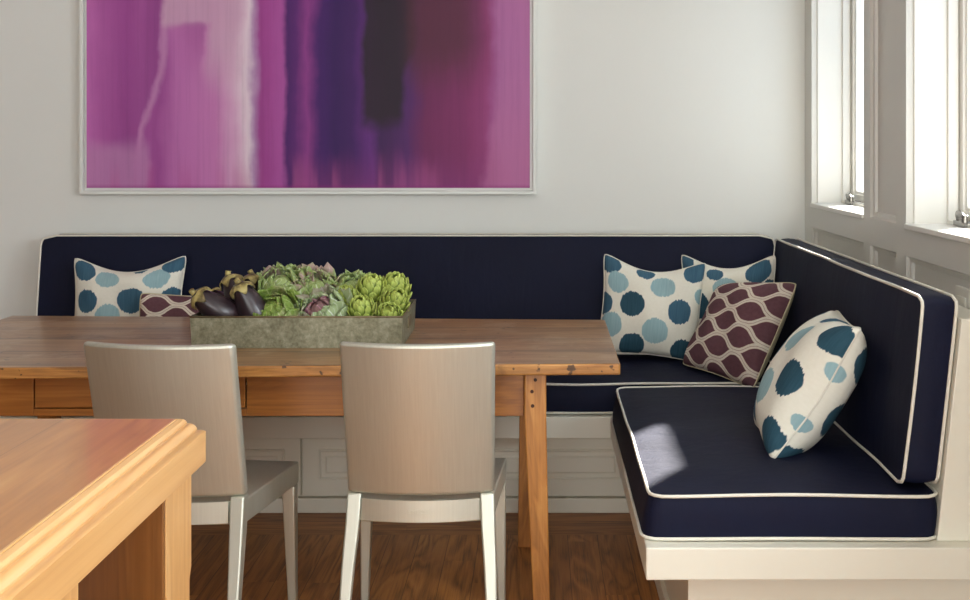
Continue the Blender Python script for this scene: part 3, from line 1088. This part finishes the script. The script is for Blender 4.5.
mb = MB()
mb.rings([irect(a, z) for a, z in prof], False, True)
mb.build('edge_moulding', M['island_edge'], isl, smooth=True, auto=24)
mb = MB()
mb.rings([irect(0.0441, -0.03), irect(0.0441, 0.0)])
mb.build('top', M['island'], isl)
for yc in (2.052, 1.53, 0.62):
    for s, xc in ((1, -0.676), (-1, -1.60)):
        h = 0.0725
        ch_ = 0.012

        def oct_(z, k):
            a = h
            b = h - k
            return [(xc - b, yc - a, z), (xc + b, yc - a, z), (xc + a, yc - b, z), (xc + a, yc + b, z), (xc + b, yc + a, z), (xc - b, yc + a, z),
                    (xc - a, yc + b, z), (xc - a, yc - b, z)]
        mb = MB()
        mb.rings([oct_(0.0, .012), oct_(0.62, .012), oct_(0.645, .012), oct_(0.665, .001), oct_(0.8275, .001)])
        mb.build('post', M['island_post'], isl)

M['post_shade'] = wood('post_shade_brown', (74, 42, 14), (116, 72, 28), (146, 96, 44), 'Z', 0.8, rough=0.4, coat=0.15)  # added dark board carries the shade of the far post's near face
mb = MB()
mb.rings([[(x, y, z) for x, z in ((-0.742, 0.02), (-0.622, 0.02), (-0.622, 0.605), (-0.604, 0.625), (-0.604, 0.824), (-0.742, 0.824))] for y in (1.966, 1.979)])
pn = mb.build('post_shade_panel', M['post_shade'], isl, bevel=0.002)
pn['label'] = 'dark brown panel added as shade on the post face'

# ------------------------------------------------------------------ tray
TX0, TX1, TY0, TY1, TZ0, TZ1 = -1.096, -0.432, 3.86, 4.27, 0.7505, 0.850
tr_ = thing('metal_tray', 'weathered zinc tray holding vegetables on the dining table', 'tray', ((TX0 + TX1) / 2, (TY0 + TY1) / 2, 0.7505))
mb = MB()


def trect(a, z, up=0.0):
    return [(TX0 + a, TY0 + a, z), (TX1 - a, TY0 + a, z), (TX1 - a, TY1 - a, z + up), (TX0 + a, TY1 - a, z + up)]


mb.rings([trect(0, TZ0), trect(-0.004, TZ1), trect(-0.001, TZ1), trect(0.003, TZ0 + 0.004)], True, True)
mb.build('pan', M['zinc'], tr_)
mb = MB()
mb.tube(trect(-0.0035, TZ1), 0.0032, 8, True)
mb.build('rim', M['rim'], tr_, smooth=True)
mb = MB()
mb.box(TX1 + 0.002, TX1 + 0.006, 4.02, 4.11, 0.790, 0.826)
mb.build('handle_plate', M['rim'], tr_, bevel=0.002)


# ------------------------------------------------------------------ vegetables
def orient(o, d, roll=0.0):
    q = Vector(d).normalized().to_track_quat('Z', 'Y') @ Quaternion((0, 0, 1), roll)
    o.rotation_mode = 'QUATERNION'
    o.rotation_quaternion = q


def make_aubergine(name):
    """axis +Z ends in the stem; origin at the body's middle"""
    prof = [(-.085, 0.0), (-.083, .012), (-.076, .025), (-.062, .037), (-.042, .043), (-.018, .0425), (.008, .038), (.034, .032), (.056, .026),
            (.070, .021), (.076, .014), (.078, 0.0)]
    mb = MB()
    seg = 24
    rings = []
    for z, r in prof:
        bend = 0.010 * math.cos(z * 14)
        rr_ = max(r, 0.0008)
        rings.append([(rr_ * math.cos(2 * PI * k / seg) + bend, rr_ * math.sin(2 * PI * k / seg), z) for k in range(seg)])
    mb.rings(rings)
    root = mb.build(name, M['aubergine'], None, smooth=True)
    cb = MB()

    def cal(s, t):
        a = 2 * PI * s
        lobe = 0.5 + 0.5 * math.cos(5 * a)
        ln = 0.022 + 0.030 * lobe ** 1.5
        d = t * ln
        z = 0.081 - d * 0.85
        r = 0.003 + 0.030 * (1 - (1 - min(1, d / 0.035)) ** 2) + 0.003 * t
        bend = 0.010 * math.cos(z * 14)
        return (r * math.cos(a) + bend, r * math.sin(a), z + 0.004 * t * t * lobe)
    cb.grid(cal, 50, 6)
    cx = cb.build('calyx', M['calyx'], root, smooth=True, weld=0.0004)
    sd = cx.modifiers.new('thickness', 'SOLIDIFY')
    sd.thickness = 0.002
    sb = MB()
    sb.tube([(0.006, 0, 0.076), (0.007, 0, 0.083), (0.010, 0.002, 0.089)], [0.010, 0.008, 0.008], 10)
    sb.build('stem', M['calyx'], root, smooth=True)
    return root


aub = make_aubergine('eggplant')
EG = [((-1.045, 3.945, 0.868), (-0.75, -0.30, 0.62), 'glossy eggplant leaning on the tray\'s front left corner'),
      ((-0.996, 4.03, 0.885), (-0.40, 0.10, 0.90), 'eggplant leaning upright in the middle of the eggplants'),
      ((-0.935, 3.945, 0.872), (-0.42, -0.15, 0.90), 'round eggplant with pale cap beside the front leafy head'),
      ((-1.045, 4.12, 0.852), (-0.90, -0.05, 0.50), 'back left eggplant with its pale stem pointing left'),
      ((-0.965, 4.15, 0.872), (-0.10, 0.15, 0.98), 'dark eggplant tip peeking out behind the other eggplants')]
for i, (p, d, lb) in enumerate(EG):
    e = aub if i == 0 else copy_tree(aub)
    e.location = p
    e.scale = (1.15, 1.15, 1.08)
    orient(e, d, i * 1.3)
    tag(e, lb, 'eggplant', 'eggplants in the tray')


def leaf_shell(mb, rnd, az, R0, phi0, phi1, half_w, flare, ruffle, sx=1.0, sz=1.0, nu=10, nv=10, tip=0.0):
    k1, k2 = rnd.uniform(0, 6), rnd.uniform(5, 8)

    def f(s, t):
        a = 2 * s - 1
        ph = phi0 + (phi1 - phi0) * t
        wprof = math.sin(PI * min(1, 0.12 + 0.80 * t)) ** 0.6
        if t > 0.85:
            wprof *= 1 - ((t - 0.85) / 0.15) ** 2 * (0.35 + tip)
        aa = az + a * half_w * wprof / max(0.35, math.sin(ph)) * (0.75)
        r = R0 * (1 + flare * t * t + 0.10 * a * a * t)
        r += ruffle * t * abs(a) * math.sin(k2 * a + k1 + 4 * t) + ruffle * 0.7 * t ** 3 * math.sin(9 * a + k1)
        rad = r * math.sin(ph) * sx
        return (rad * math.cos(aa), rad * math.sin(aa), -r * math.cos(ph) * sz)
    mb.grid(f, nu, nv)


def make_leafy(name, Rr, seed, mat_leaf, heart=None, open_=0.0, sz=1.0, ruf=0.10):
    rnd = random.Random(seed)
    mb = MB()
    inner = MB()
    for ring, (n_, r, p1, wd, fl) in enumerate(((4, .66, 150, 1.15, -0.05), (5, .80, 138, 1.15, .02), (5, .92, 122, 1.1, .08), (6, 1.0, 106, 1.0, .12 + open_))):
        for k in range(n_):
            az = 2 * PI * (k + rnd.uniform(-.2, .2)) / n_ + ring * 0.5
            tgt = inner if (heart and ring == 0) else mb
            leaf_shell(tgt, rnd, az, Rr * r * rnd.uniform(.95, 1.05), R(22), R(p1 + rnd.uniform(-8, 8)), wd, fl, Rr * ruf, sz=sz)
    # closed core
    core = inner if heart else mb
    core.grid(lambda s, t: (Rr * .55 * math.sin(PI * t) * math.cos(2 * PI * s), Rr * .55 * math.sin(PI * t) * math.sin(2 * PI * s), -Rr * .55 * math.cos(PI * t) * sz), 16, 10)
    root = mb.build(name, mat_leaf, None, smooth=True, fix=False)
    sd = root.modifiers.new('thickness', 'SOLIDIFY')
    sd.thickness = 0.0016
    if heart:
        h = inner.build('heart_leaves', heart, root, smooth=True, fix=False)
        sd = h.modifiers.new('thickness', 'SOLIDIFY')
        sd.thickness = 0.0016
    return root


LG = [('leaf_green', None, 0.086, (-0.858, 3.965, 0.842), (-0.15, -0.60, 0.8), 0.02, 'smooth green leafy head at the front beside the eggplants'),
      ('leaf_sage', None, 0.084, (-0.868, 4.130, 0.908), (0.0, -0.55, 0.85), 0.10, 'tall sage leafy head behind the smooth green one'),
      ('leaf_sage', None, 0.080, (-0.755, 4.140, 0.893), (0.15, -0.65, 0.75), 0.10, 'purple tinged leafy head at the back middle of the tray'),
      ('leaf_pale', 'leaf_heart', 0.078, (-0.700, 3.965, 0.846), (-0.35, -0.55, 0.75), 0.22, 'pale leafy head with open pink heart at the tray front'),
      ('leaf_sage', None, 0.068, (-0.630, 4.160, 0.898), (0.15, -0.45, 0.9), 0.06, 'blue green leafy head at the back beside the artichokes')]
for i, (lf, ht, rr_, p, d, op, lb) in enumerate(LG):
    h = make_leafy('lettuce', rr_, 20 + i, M[lf], M[ht] if ht else None, op, ruf=(0.04 if i == 0 else 0.10))
    h.location = p
    orient(h, d, i * 0.9)
    tag(h, lb, 'lettuce', 'leafy heads in the tray')


def make_artichoke(name, Rr, seed):
    rnd = random.Random(seed)
    mb = MB()
    N_ = 48
    for i in range(N_):
        f = i / (N_ - 1)
        ph0 = R(28 + 112 * f)
        ph1 = ph0 + R(42 - 12 * f)
        leaf_shell(mb, rnd, i * R(137.5), Rr * (1.0 - 0.10 * f), ph0, min(ph1, R(172)), 0.42 - 0.12 * f, 0.20, 0.0, sz=1.22, nu=4, nv=5, tip=0.5)
    mb.grid(lambda s, t: (Rr * .93 * math.sin(PI * t) * math.cos(2 * PI * s), Rr * .93 * math.sin(PI * t) * math.sin(2 * PI * s), -Rr * 1.03 * math.cos(PI * t)), 16, 10)
    root = mb.build(name, M['bract'], None, smooth=True, fix=False)
    sd = root.modifiers.new('thickness', 'SOLIDIFY')
    sd.thickness = 0.0018
    sb = MB()
    sb.tube([(0, 0, -Rr * 1.0), (0, 0, -Rr * 1.25)], Rr * 0.22, 10)
    sb.build('stem', M['bract'], root, smooth=True)
    return root


art = make_artichoke('artichoke', 0.046, 5)
AG = [((-0.632, 4.045, 0.872), (-0.3, -0.35, 0.9), 0.95, 'artichoke tucked against the pale leafy head with open heart'),
      ((-0.560, 4.105, 0.893), (0.05, -0.25, 0.95), 1.08, 'tall green artichoke left of the two at the back right'),
      ((-0.568, 3.950, 0.850), (-0.15, -0.45, 0.9), 0.96, 'green artichoke at the tray front, left of the lowest one'),
      ((-0.486, 4.130, 0.897), (0.10, -0.30, 0.95), 1.08, 'topmost green artichoke in the tray\'s back right corner'),
      ((-0.474, 4.030, 0.868), (0.35, -0.45, 0.8), 0.92, 'green artichoke against the tray\'s right end'),
      ((-0.480, 3.925, 0.838), (0.0, -0.70, 0.7), 0.88, 'lowest green artichoke in the tray\'s front right corner')]
for i, (p, d, s, lb) in enumerate(AG):
    a = art if i == 0 else copy_tree(art)
    a.location = p
    a.scale = (s, s, s)
    orient(a, d, i * 0.7)
    tag(a, lb, 'artichoke', 'green artichokes in the tray')

# ------------------------------------------------------------------ wall outlet
ot = thing('wall_outlet', 'square white outlet plate on the panelled wall below the near window', 'outlet', (XW + 0.022, 3.39, 0.95))
MB().box(XW + 0.012, XW + 0.0225, 3.33, 3.446, 0.900, 0.999).build('plate', M['plate'], ot, bevel=0.002)
MB().box(XW + 0.008, XW + 0.0125, 3.355, 3.420, 0.926, 0.974).build('socket', M['plate'], ot, bevel=0.002)
